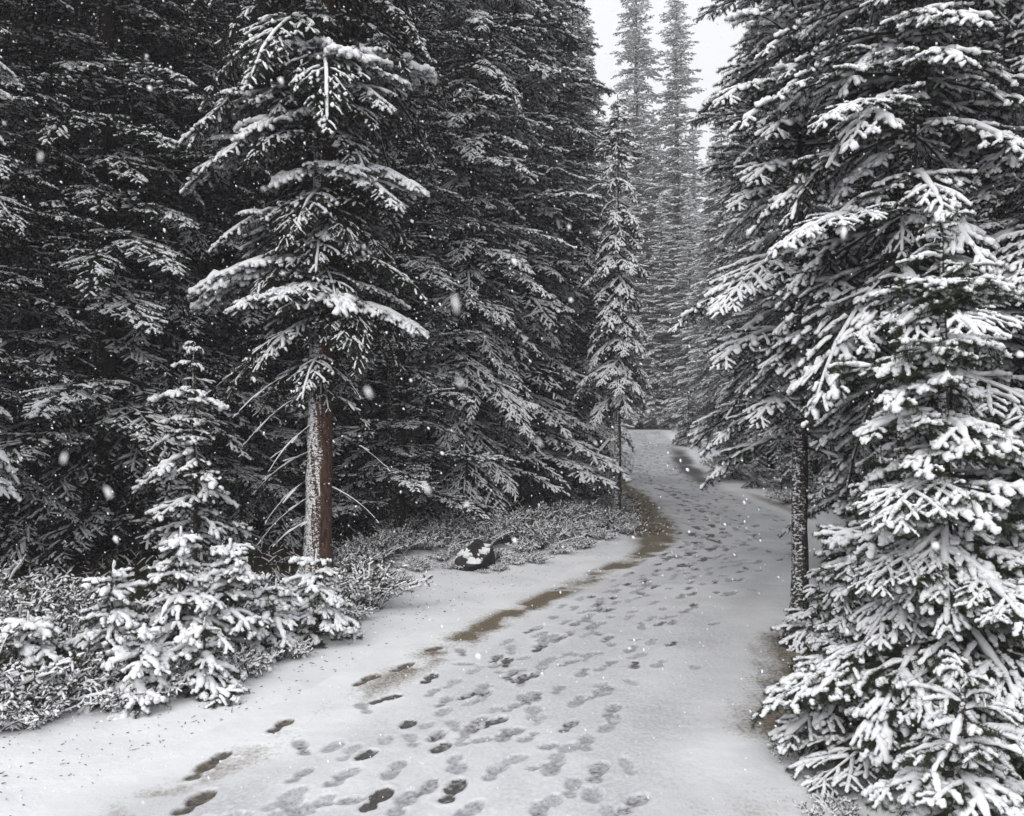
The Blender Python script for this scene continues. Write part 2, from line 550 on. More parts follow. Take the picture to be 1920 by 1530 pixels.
def make_path():
    rng = np.random.default_rng(11)
    ys = np.concatenate([np.linspace(-25, 1.5, 40)[:-1], np.geomspace(1.5, 62, 1150)])
    nc = 370
    A, Bx = pl(ys) - .62, pr(ys) + 1.15
    u = np.linspace(0, 1, nc)
    X = A[:, None] + (Bx - A)[:, None] * u[None]
    Y = np.repeat(ys[:, None], nc, 1)
    x, y = X.ravel(), Y.ravel()
    eL, eR = x - pl(y), pr(y) - x              # distance inside each edge
    z = zbase(y) + (fbm(x * 2.5, y * 2.5, 31, 3) - .5) * .02 + (fbm(x * 14, y * 14, 33, 3) - .5) * .006
    wet, brown, slush = np.zeros_like(x), np.zeros_like(x), np.zeros_like(x)
    inside = sstep(.25, .6, eL) * sstep(.0, .45, eR)
    slush += inside * (.26 + .26 * sstep(.38, .68, fbm(x * 1.6, y * 1.3, 41, 4)))
    slush += .25 * sstep(.5, 2, y) * sstep(8, 12, y) * inside
    st = fbm(x * 5, y * 2.0, 51, 4)
    st3 = fbm(x * 4, y * 4, 59, 4)
    st2 = fbm(x * 1.1 + 7, y * .9, 57, 3)
    # brown rim along the left edge
    band = lambda c, w: np.exp(-((eL - c) / w) ** 2)
    k1 = np.interp(y, [2, 3, 3.7, 4.1, 4.6, 5.2, 6.0, 7, 9, 11, 13], [.55, .55, .42, .3, .2, .3, .42, .52, .6, .7, .7])
    brown += k1 * .16 * band(.22, .38) * sstep(5, 7, y)
    brown += k1 * band(.20, .17) * (.36 + .85 * sstep(.36, .64, st3))
    # brown grassy bank where the path bends away
    k2 = sstep(10.5, 13, y) * (1 - sstep(19.5, 23, y))
    brown += k2 * .66 * np.exp(-((eL - .10) / .36) ** 2) * (.62 + .5 * sstep(.3, .65, st3))
    # bare tarmac showing on the far right-hand rim
    k3 = sstep(18, 22, y) * (1 - sstep(30, 35, y))
    wet += k3 * .62 * np.exp(-((eR - .25) / .50) ** 2) * (.6 + .7 * st2)
    k3b = sstep(13.5, 15, y) * (1 - sstep(17, 20, y))
    brown += k3b * .42 * np.exp(-((eR + .1) / .2) ** 2)
    # brown wet patch on the near right-hand rim
    k4 = sstep(4.05, 4.7, y + (st2 - .5)) * (1 - sstep(6.6, 7.4, y))
    brown += k4 * .66 * np.exp(-((eR + .36 + (st - .5) * .5) / .34) ** 2) * (.5 + .65 * st3)
    wet += k4 * .30 * np.exp(-((eR + .15) / .30) ** 2) * (.5 + st3)
    slush += k4 * .35 * np.exp(-((eR - .15) / .35) ** 2)
    brown += (1 - sstep(3.6, 4.4, y)) * .30 * np.exp(-((eR + .15) / .45) ** 2) * st * 1.3
    slush += (1 - sstep(3.8, 4.6, y)) * .3 * np.exp(-((eR + .1) / .5) ** 2)
    slush += (1 - sstep(3.7, 4.4, y)) * .5 * band(.25, .3)
    wet += (1 - sstep(3.5, 4.0, y)) * .42 * band(.18, .22) * sstep(.4, .65, st)
    # foot prints
    def stamp(cx, cy, ang, strength, kind, size=1.0, heel=True):
        nonlocal wet, brown, slush, z
        i = np.where((np.abs(x - cx) < .3) & (np.abs(y - cy) < .3))[0]
        if not len(i):
            return
        dx, dy = x[i] - cx, y[i] - cy
        ca, sa = math.cos(ang), math.sin(ang)
        a, c = (dx * ca + dy * sa) / size, (-dx * sa + dy * ca) / size
        wob = (fbm(x[i] * 22, y[i] * 22, 61, 3) - .5) * .5
        fore = ((a - .045) / .088) ** 2 + (c / .048) ** 2
        hl = ((a + .085) / .052) ** 2 + (c / .038) ** 2
        q = np.minimum(fore, hl) if heel else fore
        q = q + wob
        m = 1 - sstep(.75, 1.25, q)
        tread = .66 + .55 * sstep(.38, .62, vnoise(a * 75, c * 40, 71)) if kind != 1 else 1.0
        rimm = np.exp(-((q - 1.45) / .35) ** 2)
        if strength > .55:
            wet[i] = np.maximum(wet[i], m * strength * .80 * tread)
            if kind:
                brown[i] = np.maximum(brown[i], m * .55 * (1.0 if kind == 2 else .6))
                if kind == 2:
                    wet[i] *= np.where(m > .3, .78, 1)
        else:
            wet[i] = np.maximum(wet[i], m * strength * .72 * tread)
        slush[i] = np.maximum(slush[i], np.minimum(1, m * (.62 + strength)))
        z[i] += (-.012 * m * (.4 + .6 * strength) + .007 * rimm * strength)

    def heading(yy):
        e = .3
        mx = lambda q: .5 * (float(pl(q)) + float(pr(q)))
        return math.atan2(2 * e, mx(yy + e) - mx(yy - e))
    for px, v, s, kd in PRINTS:
        cx, cy = to_world(px, v)
        stamp(cx, cy, heading(cy) + rng.normal(0, .22), s, kd, rng.uniform(.88, 1.08) * (1.45 if v < 1065 else 1), heel=rng.random() < .7)
    for k in range(19):                        # walkers up and down the path, their older prints half filled again
        f0 = np.clip(rng.normal(.47, .17), .16, .80)
        st_ = rng.uniform(.30, .56) if k < 14 else rng.uniform(.56, .74)
        back = PI if k % 3 == 0 else 0.
        cy, sgn, ph = rng.uniform(2.6, 3.4) if k < 14 else rng.uniform(5.5, 9), 1, rng.uniform(0, 6.28)
        sz = rng.uniform(.76, .94)
        while cy < 41:
            a, b_ = float(pl(cy)), float(pr(cy))
            h = heading(cy)
            f = f0 + .07 * math.sin(cy * .35 + ph)
            cx = a + (b_ - a) * f - sgn * .095 * math.sin(h) + rng.normal(0, .03)
            if rng.random() < .88:
                stamp(cx, cy + sgn * .095 * math.cos(h) * .3, h + back + sgn * .1 + rng.normal(0, .1), st_ * rng.uniform(.75, 1.15), 0, sz * (1.25 if cy > 11 else 1), heel=rng.random() < .75)
            cy += rng.uniform(.58, .74) * abs(math.sin(h))
            sgn = -sgn
    for _ in range(110):
        cy = float(np.exp(rng.uniform(math.log(3.2), math.log(36))))
        a, b_ = float(pl(cy)), float(pr(cy))
        stamp(a + (b_ - a) * np.clip(rng.normal(.5, .2), .14, .86), cy, heading(cy) + rng.normal(0, .6), rng.uniform(.3, .54), 0, rng.uniform(.8, 1.0), heel=rng.random() < .6)
    V = np.stack([x, y, z], 1)
    me = build_mesh('path', [(V, grid_faces(len(ys), nc), 0, True)], [M_PATH])
    color_attr(me, 'wear', np.clip(np.stack([wet, brown, slush], 1), 0, 1))
    o = link('path', me)
    o['kind'] = 'structure'


make_ground()
make_path()


# ----------------------------------------------------------------- trees
def trunk_mesh(rng, H, r0, m, lean=(0, 0), sides=20, flare=1.2):
    K = max(24, int(H * 5))
    t = np.linspace(0, 1, K)
    z = t * H * 1.03 - min(.25, .03 * H + .03)
    wx = np.cumsum(rng.normal(0, .006, K)) * .5
    wy = np.cumsum(rng.normal(0, .006, K)) * .5
    P = np.stack([wx + lean[0] * t, wy + lean[1] * t, z], 1)[None]
    T = unit(np.gradient(P, axis=1))
    R = (r0 * (1 - t) ** .85 + .006)[None] * (1 + (flare - 1) * np.exp(-z / (.9 * r0 + .03)))
    V, F = tubes(P, T, R, sides, jit=rng.normal(0, .045, (1, K, sides, 3)))
    return build_mesh('trunk', [(V, F, 0, True)], [m]), P[0]


def axis_at(P, z):
    return np.array([np.interp(z, P[:, 2], P[:, 0]), np.interp(z, P[:, 2], P[:, 1])])


def whorls(rng, H, z0, R, dz, per, top=.25, powr=.85, low=1.0, up=.6, down=-.30, gaps=.0, vary=.2):
    """bough bases up a stem: (z, azimuth, length, pitch)"""
    out = []
    z = z0
    while z < H - .03:
        t = (z - z0) / max(H - z0, .01)
        n = max(3, int(round(per * (1 - .35 * t) + rng.normal(0, .6))))
        a0 = rng.uniform(0, 2 * PI)
        for k in range(n):
            if rng.random() < gaps:
                continue
            L = (R * (1 - t) ** powr + .05) * rng.uniform(.94 - 1.3 * vary, .92 + vary) * (low + (1 - low) * min(1, t / .2))
            p = down + (up - down) * t ** 1.4 + rng.normal(0, .06 + .35 * vary)
            out.append((z + rng.normal(0, dz * .22), a0 + k / n * 2 * PI + rng.normal(0, .22), L, p))
        z += dz * rng.uniform(.8, 1.2) * (1 - .45 * t)
    return out


def crown_mesh(name, seed, H, z0, R, dz, per, lod, cover, rs, needle, axis=None, droop=.30, bare=0., tert=True, gap=.08, lat=.42, hang=.2, powr=.85, low=1.0, up=.6, down=-.3, vary=.32, gaps=.1):
    rng = np.random.default_rng(seed)
    ch = []
    for z, az, L, p in whorls(rng, H, z0, R, dz, per, powr=powr, low=low, up=up, down=down, vary=vary, gaps=gaps):
        c = bough_chunks(rng, L, p, droop * rng.uniform(.6, 1.4), lod, cover=cover * rng.uniform(.75, 1.15), rs=rs, bare=bare,
                         tert=tert, gap=gap, lat=lat, hang=hang)
        x, y = axis_at(axis, z) if axis is not None else (0, 0)
        ch += xform(c, az, (x, y, z))
    # leader
    B = np.array([[[0, 0, H - .25 * min(1, H * .3)], [0, 0, H - .1], [.01, 0, H + .06]]])
    if axis is not None:
        B[..., :2] += axis[-1, :2]
    ch += twig_chunks(rng, B, np.array([1]), np.array([.9]), lod, cover, rs)
    return build_mesh(name, merge(ch), [M_TWIG, needle, M_SNOW])


def root(name, x, y, rz=0., sc=1.0, dz=0.0):
    o = bpy.data.objects.new(name, None)
    o.empty_display_size = .3
    COL.objects.link(o)
    o.location = (x, y, float(zground(x, y)) + dz)
    o.rotation_euler = (0, 0, rz)
    o.scale = (sc, sc, sc) if not isinstance(sc, tuple) else sc
    return o


def copy_tree(src, x, y, rz, sc):
    r = src.copy()
    COL.objects.link(r)
    r.location = (x, y, float(zground(x, y)))
    r.rotation_euler = (0, 0, rz)
    r.scale = (sc, sc, sc) if not isinstance(sc, tuple) else sc
    for ch in src.children:
        c = ch.copy()
        COL.objects.link(c)
        c.parent = r
    return r


# --- trees whose single boughs the photograph shows: tree > trunk, crown > bough
class Boughs:
    """a stock of bough meshes by length and pitch, shared by the boughs of the near trees"""
    def __init__(self, seed, lod, cover, rs, needle, lengths, pitches, droop=.3, **kw):
        rng = np.random.default_rng(seed)
        self.lib = []
        for L in lengths:
            for p in pitches:
                c = bough_chunks(rng, L, p, droop * rng.uniform(.7, 1.3), lod, cover=min(.97, cover * rng.uniform(.75, 1.15)), rs=rs * rng.uniform(.75, 1.35), **kw)
                self.lib.append((L, p, build_mesh('bough', merge(c), [M_TWIG, needle, M_SNOW])))

    def pick(self, rng, L, p):
        sc = [abs(math.log(L / l)) * 2.2 + abs(p - q) * 1.2 + rng.random() * .22 for l, q, _ in self.lib]
        return self.lib[int(np.argmin(sc))]


def bough_tree(name, label, x, y, H, r0, z0, R, dz, per, lib, bark, seed, lean=(0, 0), extra=(), skip=None, group=None, **kw):
    rng = np.random.default_rng(seed)
    t = tag(root(name, x, y), label, 'tree', group)
    tm, axis = trunk_mesh(rng, H, r0, bark, lean)
    link('trunk', tm, t)
    cr = bpy.data.objects.new('crown', None)
    COL.objects.link(cr)
    cr.parent = t
    lst = whorls(rng, H, z0, R, dz, per, **kw) + list(extra)
    for z, az, L, p in lst:
        if skip is not None and skip(z, az, L):
            continue
        l, q, me = lib.pick(rng, L, p)
        ax = axis_at(axis, z)
        s = L / l
        link('bough', me, cr, (ax[0], ax[1], z), az, (s, s, min(max(s, .8), 1.25) if s < 1 else s))
    return t, axis


FIR = Boughs(1, 'near', .86, .90, M_NEEDLE_F, (.22, .35, .5, .65, .85, 1.1), (.45, .2, .05, -.12, -.35), droop=.32, gap=.078, lat=.48, hang=.2)
SPR = Boughs(2, 'close', .95, 1.12, M_NEEDLE, (.35, .7, 1.1, 1.5), (.35, .05, -.25, -.5), droop=.32, gap=.10, lat=.50, hang=.20)
DRK = Boughs(3, 'close', .55, .85, M_NEEDLE, (.5, .9, 1.3, 1.7), (.3, 0., -.3), droop=.36, gap=.08, lat=.42, hang=.3)

# right-hand group by the path
bough_tree('spruce_tree', 'tall spruce on a slim dark bare-footed trunk at the edge of the path', at(1498, 7.5), 7.5, 8.8, .07, 1.62, 1.5, .24, 6, SPR, M_BARK, 101, low=.95, up=.5, down=-.15, gaps=.12, vary=.3, skip=lambda z, az, L: z < 2.35 and math.sin(az) < .1 and (math.cos(az) > -.6 or z < 1.95 or L > 1.2) or z < 3.1 and L > 1.25 and math.cos(az) < -.5)
bough_tree('spruce_tree', 'tall snow-laden spruce with herringbone boughs rising behind the leader of the young fir', at(1700, 6.0), 6.0, 8.2, .09, 1.75, 1.5, .24, 6, SPR, M_BARK, 102, up=.4, down=-.30, gaps=.08, vary=.32, skip=lambda z, az, L: z < 2.2 and math.cos(az) < .2)
bough_tree('fir_tree', 'young fir bent under thick snow, its snowy leader standing before the taller spruces', at(1778, 4.15), 4.15, 2.62, .04, .14, .84, .17, 6, FIR, M_BARK_SNOW, 103, up=.5, down=-.25, gaps=.12, vary=.36, powr=.7)
bough_tree('fir_tree', 'waist-high snow-laden fir at the bottom corner of the picture, right of the path', at(1790, 3.05), 3.05, .78, .02, .06, .52, .15, 5, FIR, M_BARK_SNOW, 104, up=.5, down=-.2)
bough_tree('fir_tree', 'half-grown snowy fir cut off by the right edge, below the tall spruce boughs', at(1975, 3.9), 3.9, 1.75, .03, .1, .8, .19, 5, FIR, M_BARK_SNOW, 105, up=.5, down=-.3, gaps=.12, vary=.3)
bough_tree('fir_tree', 'low snowy fir crowding the foot of the slim dark trunk', at(1650, 5.2), 5.2, 1.55, .025, .08, .66, .19, 5, FIR, M_BARK_SNOW, 106, up=.45, down=-.25, gaps=.12, vary=.3)
bough_tree('spruce_tree', 'tall spruce at the right edge of the picture, its snowy boughs reaching in', at(1985, 6.2), 6.2, 8.5, .1, .9, 1.6, .27, 5, SPR, M_BARK, 107, up=.4, down=-.4, gaps=.12, vary=.3)

bough_tree('fir_tree', 'knee-high snowy fir reaching over the brown patch at the near right rim of the path', at(1572, 4.4), 4.4, .8, .02, .06, .42, .14, 6, FIR, M_BARK_SNOW, 108, up=.5, down=-.15, gaps=.1, vary=.3)

bough_tree('fir_tree', 'head-high snowy fir standing behind the slim dark trunk', at(1640, 7.2), 7.2, 2.0, .03, .1, .58, .16, 6, FIR, M_BARK_SNOW, 110, up=.5, down=-.2, gaps=.12, vary=.3)

bough_tree('fir_tree', 'small snowy fir hiding the foot of the slim dark trunk', at(1535, 6.5), 6.5, .62, .014, .05, .36, .12, 6, FIR, M_BARK_SNOW, 111, up=.5, down=-.15, gaps=.1, vary=.3)

# left-hand landmark trees
bough_tree('spruce_tree', 'snowy spruce outside the left edge whose bough tips poke into the picture', at(-150, 6.4), 6.4, 8.5, .1, .7, .92, .27, 5, SPR, M_BARK, 109, up=.4, down=-.3, gaps=.15, vary=.3)
Lx, Ly = at(597, 8.7), 8.7
big, axL = bough_tree('spruce_tree', 'big spruce with snow-plastered reddish bare trunk and dead lower branches', Lx, Ly, 12, .134, 5.45, 1.85, .34, 5, DRK, M_BARK_RED, 120, lean=(.12, 0), up=.4, down=-.25)
HVY = Boughs(4, 'close', .93, 1.5, M_NEEDLE, (.7, 1.0, 1.3), (.12, -.05, -.25), droop=.32, gap=.10, lat=.62, hang=.26)
rng = np.random.default_rng(121)
crownL = [o for o in big.children if o.name.startswith('crown')][0]
for z, az, L, p in [(2.95, 3.6, .95, -.12), (2.98, 4.45, .9, -.1), (2.9, 5.2, .8, -.1), (3.2, 3.25, 1.35, .0), (3.25, 2.9, 1.2, .0), (2.75, 6.1, 1.15, .05),
                    (3.05, .25, .9, .0), (4.15, 6.05, 1.15, .05), (4.18, 5.3, .9, .05), (4.1, 4.2, .7, 0.), (3.6, 5.6, .7, -.2), (3.45, .3, .7, -.1),
                    (5.15, 4.3, 1.1, .1), (5.1, 5.1, 1.1, .05), (5.2, 5.9, 1.0, .0), (4.95, 3.6, 1.5, -.05), (5.05, 3.2, 1.3, 0.), (4.75, 3.9, 1.1, -.15), (3.7, 2.6, 1.1, 0), (3.8, 3.5, 1.2, -.1), (3.9, 1.2, 1.2, 0), (3.0, 1.6, 1.2, 0), (5.2, 1.8, 1.3, 0), (4.6, 3.3, 1.55, -.1), (4.55, 3.75, 1.3, -.1), (5.0, 5.6, 1.2, 0), (4.1, 5.75, 1.2, 0), (3.1, 3.05, 1.4, 0), (2.95, 4.0, 1.0, -.05), (5.3, .0, 1.1, .05)]:
    l, q, me = HVY.pick(rng, L, p)
    ax = axis_at(axL, z)
    link('bough', me, crownL, (ax[0], ax[1], z), az, L / l)


for z, az, L, p in whorls(rng, 5.6, 2.65, 1.0, .21, 6, powr=.12, up=0., down=-.3, vary=.4) + whorls(rng, 2.75, 1.95, .62, .2, 4, powr=.1, up=-.2, down=-.4, vary=.4):
    l, q, me = DRK.pick(rng, L, p)
    ax = axis_at(axL, z)
    link('bough', me, crownL, (ax[0], ax[1], z), az, L / l)


def dead_branch(rng, L, p, droop, cover):
    B, lv, ss = bough_twigs(rng, L, p, droop, lat=.30, gap=.2, ang=50, hang=.05, tert=False, start=.3)
    return build_mesh('dead_branch', merge(twig_chunks(rng, B, lv, ss, 'close', cover, .55, bare=1.0)), [M_TWIG, M_NEEDLE, M_SNOW])


for z, az, L, p in [(2.2, 3.5, 1.0, -.35), (1.95, 3.35, 1.0, -.45), (1.6, 3.6, .8, -.55), (2.45, 3.15, 1.3, -.2), (2.3, 2.8, 1.1, -.4), (1.05, 3.5, .7, -.5), (.85, 3.2, .75, -.45), (2.55, 5.9, .6, -.1), (2.2, 6.2, .55, -.5),
                    (1.3, 2.9, .9, -.3), (1.5, .4, .8, -.3), (.95, .2, .7, -.35), (2.0, 5.2, .4, -.6), (2.6, 3.9, .9, -.25), (.6, 3.4, .5, -.3)]:
    ax = axis_at(axL, z)
    link('dead_branch', dead_branch(rng, L, p, .25, .85), big, (ax[0], ax[1], z), az)

PAD = Boughs(5, 'close', .74, 1.3, M_NEEDLE, (.25, .42, .6), (.1, -.1, -.3), droop=.25, gap=.08, lat=.5, hang=.10)
bough_tree('spruce_tree', 'young spruce carrying flat snow pads on sparse tiers, left of the reddish trunk', at(365, 7.8), 7.8, 2.35, .03, .35, .52, .22, 5, PAD, M_BARK, 130, up=.15, down=-.2, powr=.6, gaps=.2, vary=.35)
SLM = Boughs(6, 'close', .93, 1.15, M_NEEDLE, (.3, .55, .8), (.1, -.25, -.55), droop=.40, gap=.085, lat=.45, hang=.30)
bough_tree('spruce_tree', 'thin-poled spruce standing alone beside the bend of the path', at(1157, 13.6), 13.6, 6.9, .058, 2.15, .80, .27, 5, SLM, M_BARK_SNOW, 131, up=.2, down=-.6, powr=.6,
           extra=((1.0, 3.3, .4, -.3), (1.35, 3.0, .45, -.2), (1.4, .2, .35, -.3), (.95, 3.9, .35, -.4)))

# --- forest trees: tree > trunk, crown
def forest_proto(name, seed, H, r0, z0, R, dz, per, lod, cover, rs, needle, bark, **kw):
    r = bpy.data.objects.new(name, None)
    COL.objects.link(r)
    rng = np.random.default_rng(seed)
    tm, axis = trunk_mesh(rng, H, r0, bark, sides=12)
    link('trunk', tm, r)
    link('crown', crown_mesh('crown', seed + 1, H, z0, R, dz, per, lod, cover, rs, needle, axis, **kw), r)
    return r


class Kind:
    def __init__(self, *a, **k):
        self.a, self.k, self.src, self.H = a, k, None, a[2]

    def put(self, x, y, H, rz, label, group, wide=1.0, name=None, cat='tree'):
        s = H / self.H
        sc = (s * wide, s * wide, s)
        if self.src is None:
            self.src = forest_proto(*self.a, **self.k)
            o = self.src
            o.location = (x, y, float(zground(x, y)))
            o.rotation_euler = (0, 0, rz)
            o.scale = sc
        else:
            o = copy_tree(self.src, x, y, rz, sc)
        if name:
            o.name = name
        return tag(o, label, cat, group)


# dark, lightly dusted spruces of the left wall; whiter ones at the vista; narrow spires far off
DARK_A = Kind('spruce_tree', 201, 13., .15, .5, 1.75, .30, 6, 'mid', .66, .84, M_NEEDLE, M_BARK, bare=.08, hang=.14, droop=.24, up=.3, down=-.22, powr=.6, gap=.072)
DARK_B = Kind('spruce_tree', 203, 12., .13, .7, 1.55, .29, 6, 'mid', .66, .84, M_NEEDLE, M_BARK, bare=.15, hang=.2, droop=.32, up=.3, down=-.25, powr=.62, gap=.068, lat=.38, vary=.42)
WHITE_A = Kind('spruce_tree', 205, 11., .12, .8, 1.45, .28, 6, 'mid', .86, 1.0, M_NEEDLE, M_BARK, hang=.18, droop=.28, up=.3, down=-.28, powr=.7)
DARK_C = Kind('spruce_tree', 213, 12., .13, .6, 1.5, .24, 6, 'mid', .66, .8, M_NEEDLE, M_BARK, bare=.3, hang=.08, droop=.15, up=.25, down=-.1, powr=.6, gap=.065, lat=.36, vary=.45, gaps=.2)
YOUNG = Kind('spruce_tree', 207, 3.2, .04, .15, .8, .2, 6, 'mid', .7, .85, M_NEEDLE, M_BARK, hang=.25, droop=.35, vary=.3)
FAR_A = Kind('spruce_tree', 209, 20., .2, 1.0, 2.2, .42, 7, 'far', .97, 2.7, M_NEEDLE, M_BARK, tert=True, gap=.19, lat=.5, hang=.2, droop=.25, up=.3, down=-.15, powr=.7)
SPIRE = Kind('spruce_tree', 211, 27., .24, 1.2, 1.75, .31, 7, 'far', .95, 2.3, M_NEEDLE, M_BARK, tert=True, gap=.19, lat=.6, hang=.2, droop=.25, up=.3, down=-.1, powr=.42, vary=.42, gaps=.15)

rng = np.random.default_rng(300)
G_WALL = 'dark lightly dusted spruces packed together in the wall of forest left of the path'
L_WALL = 'dark lightly snow-dusted spruce packed in the forest wall left of the path'
DARK_A.put(at(188, 9.6), 9.6, 14.5, .4, 'dark spruce whose black bare trunk shows left of the young padded spruce', None)
for px, D, H, k in [(-60, 8.6, 12, 0), (60, 10.2, 14, 3), (330, 10.6, 14, 0), (470, 11.4, 15, 3), (740, 10.9, 14, 3), (880, 12.3, 14.5, 2), (-160, 11.5, 15, 0),
                    (130, 13., 15.5, 3), (280, 13.8, 16, 3), (420, 14.6, 16, 0), (570, 13.2, 16, 1), (680, 14.4, 16, 3), (800, 15.2, 16.5, 2), (905, 16.2, 16.5, 3),
                    (0, 16, 17, 0), (200, 17.5, 18, 1), (350, 18.2, 18, 0), (520, 17.8, 18.5, 1), (640, 19, 19, 0), (760, 18.6, 19, 1), (850, 20, 19, 0), (960, 19.5, 18, 1),
                    (-260, 14.5, 16, 1), (-120, 19, 18, 1)]:
    (DARK_A, DARK_B, WHITE_A, DARK_C)[k].put(at(px, D), D + rng.normal(0, .15), min(H, 6.8 + .5 * D), rng.uniform(0, 6.28), L_WALL, G_WALL, rng.uniform(.9, 1.12))
WHITE_A.put(at(960, 14.6), 14.6, 15.5, 2.2, 'tall dark spruce closing the forest wall beside the strip of sky', None, 1.12)
WHITE_A.put(at(1075, 17.5), 17.5, 10.2, 1.1, 'snowier spruce standing just behind the thin-poled spruce', None, 1.0)
DARK_A.put(at(1030, 17.2), 17.2, 13.2, 3.3, 'dark full spruce between the forest wall and the thin-poled spruce', None, 1.0)
WHITE_A.put(at(1085, 22.5), 22.5, 12.5, 5.0, 'snow-flecked spruce at the left side of the climbing path', None, 1.0)
WHITE_A.put(at(1095, 29), 29., 15.5, 2.0, 'tall snow-flecked spruce deep behind the thin-poled spruce', None, 1.0)
FAR_A.put(at(1100, 37), 37., 17, .9, 'grey snow-flecked spruce left of the path where it tops the rise', None)

# right-hand background
G_RIGHT = 'snow-flecked spruces filling the wood right of the path'
L_RIGHT = 'snow-flecked spruce filling the wood right of the path'
for px, D, H in [(1765, 12.0, 11), (1720, 9.4, 11), (1800, 10., 12), (1650, 15.5, 13.5), (1950, 9.2, 11), (2080, 8.4, 10), (1720, 13.5, 14), (1880, 14, 14), (2050, 12.5, 14), (1625, 17, 13.5),
                 (1600, 18., 16), (1490, 20.5, 13.5), (1440, 23, 13.), (1545, 23, 15), (1690, 22, 17), (1760, 19, 17), (1920, 20, 18)]:
    WHITE_A.put(at(px, D), D, min(H, 6.3 + .5 * D), rng.uniform(0, 6.28), L_RIGHT, G_RIGHT, rng.uniform(.9, 1.1))
for k, (px, D, H, lab) in enumerate([
        (1398, 25.5, 11.5, 'snow-flecked spruce at the right side of the path below the rise'),
        (1415, 31, 16, 'tall snowy spruce reaching up to the sky gap right of the spires'),
        (1355, 33.5, 13.5, 'mid-height snowy spruce in front of the right-hand spire')]):
    WHITE_A.put(at(px, D), D, H, 1.7 * k, lab, None, 1.0)
YOUNG.put(at(1372, 21.5), 21.5, 1.9, .5, 'dark bushy young spruce on the right rim of the climbing path', None, 1.35)
YOUNG.put(at(1418, 19.5), 19.5, 1.4, 2.5, 'second low young spruce beside the dark bushy one', None, 1.2)
YOUNG.put(at(1512, 15.6), 15.6, .95, 4.0, 'small snow-capped spruce where the path edge meets the slim dark trunk', None, 1.3)
YOUNG.put(at(1465, 17.2), 17.2, 1.2, 1.0, 'little spruce between the dark bushy one and the slim dark trunk', None, 1.2)
YOUNG.put(at(1290, 33), 33., 2.6, 5.2, 'snow-covered young spruce at the right shoulder of the crest', None, 1.2)
YOUNG.put(at(1262, 43.5), 43.5, 3.0, 5.2, 'snow-covered young spruce on the far side of the crest', None, 1.3)

# the vista over the crest
SPIRE.put(at(1196, 48), 48., 27., .3, 'narrow spire of a spruce, left one of the two against the sky', None, 1.2)
SPIRE.put(at(1268, 47), 47., 24.2, 2.3, 'narrow spire of a spruce, right one of the two against the sky', None, 1.3)
G_VISTA = 'pale snow-flecked spruces closing the view beyond the crest'
L_VISTA = 'pale snow-flecked spruce closing the view beyond the crest of the path'
for px, D, H in [(1160, 52, 19.5), (1230, 50, 18.5), (1305, 50, 17.5), (1345, 54, 20), (1215, 58, 21), (1180, 46, 14), (1240, 45.5, 12.5), (1295, 44, 12.5), (1330, 40, 13), (1390, 47, 18), (1130, 47, 17.5), (1275, 57, 20),
                 (1080, 50, 20), (1450, 44, 18)]:
    FAR_A.put(at(px, D), D, H, rng.uniform(0, 6.28), L_VISTA, G_VISTA, rng.uniform(1.05, 1.35))

# --- saplings in the left verge
SAPK = dict(lod='near', cover=.9, rs=1.1, needle=M_NEEDLE_F)


def sapling(label, px, D, H, R, seed, dz=.115, per=5, **kw):
    x, y = at(px, D), D
    rng = np.random.default_rng(seed)
    t = tag(root('fir_sapling', x, y), label, 'sapling')
    tm, axis = trunk_mesh(rng, H, .006 + .011 * H, M_BARK_SNOW, sides=8)
    link('trunk', tm, t)
    k = dict(SAPK)
    k.update(kw)
    link('crown', crown_mesh('crown', seed + 1, H, .06, R, dz, per, axis=axis, gap=.082, lat=.48, hang=.24, up=.5, down=-.2, droop=.38, **k), t)


sapling('slender snow-covered fir sapling with clear tiers, farthest along the verge towards the corner', 215, 5.35, .74, .30, 401)
sapling('tallest snow-covered fir sapling of the verge, its leader pointing straight up', 335, 5.6, .90, .38, 403)
sapling('snow-covered fir sapling just right of the tallest one, a twiggy tangle behind it', 425, 5.85, .80, .36, 405)
sapling('drooping snow-covered fir sapling at the foot of the reddish trunk', 590, 6.5, .62, .40, 407, per=6)
sapling('low spreading snowy fir sapling at the left edge of the picture', 55, 5.0, .46, .45, 409, per=6, rs=1.3)
sapling('squat snow-covered fir sapling in front of the tallest one', 385, 5.25, .42, .40, 411, per=6)
sapling('small round snow-covered fir sapling below the slender one', 265, 5.05, .40, .34, 413, per=6, rs=1.2)
sapling('small snowy fir sapling between the drooping one and the twiggy tangle', 515, 6.05, .5, .34, 415)


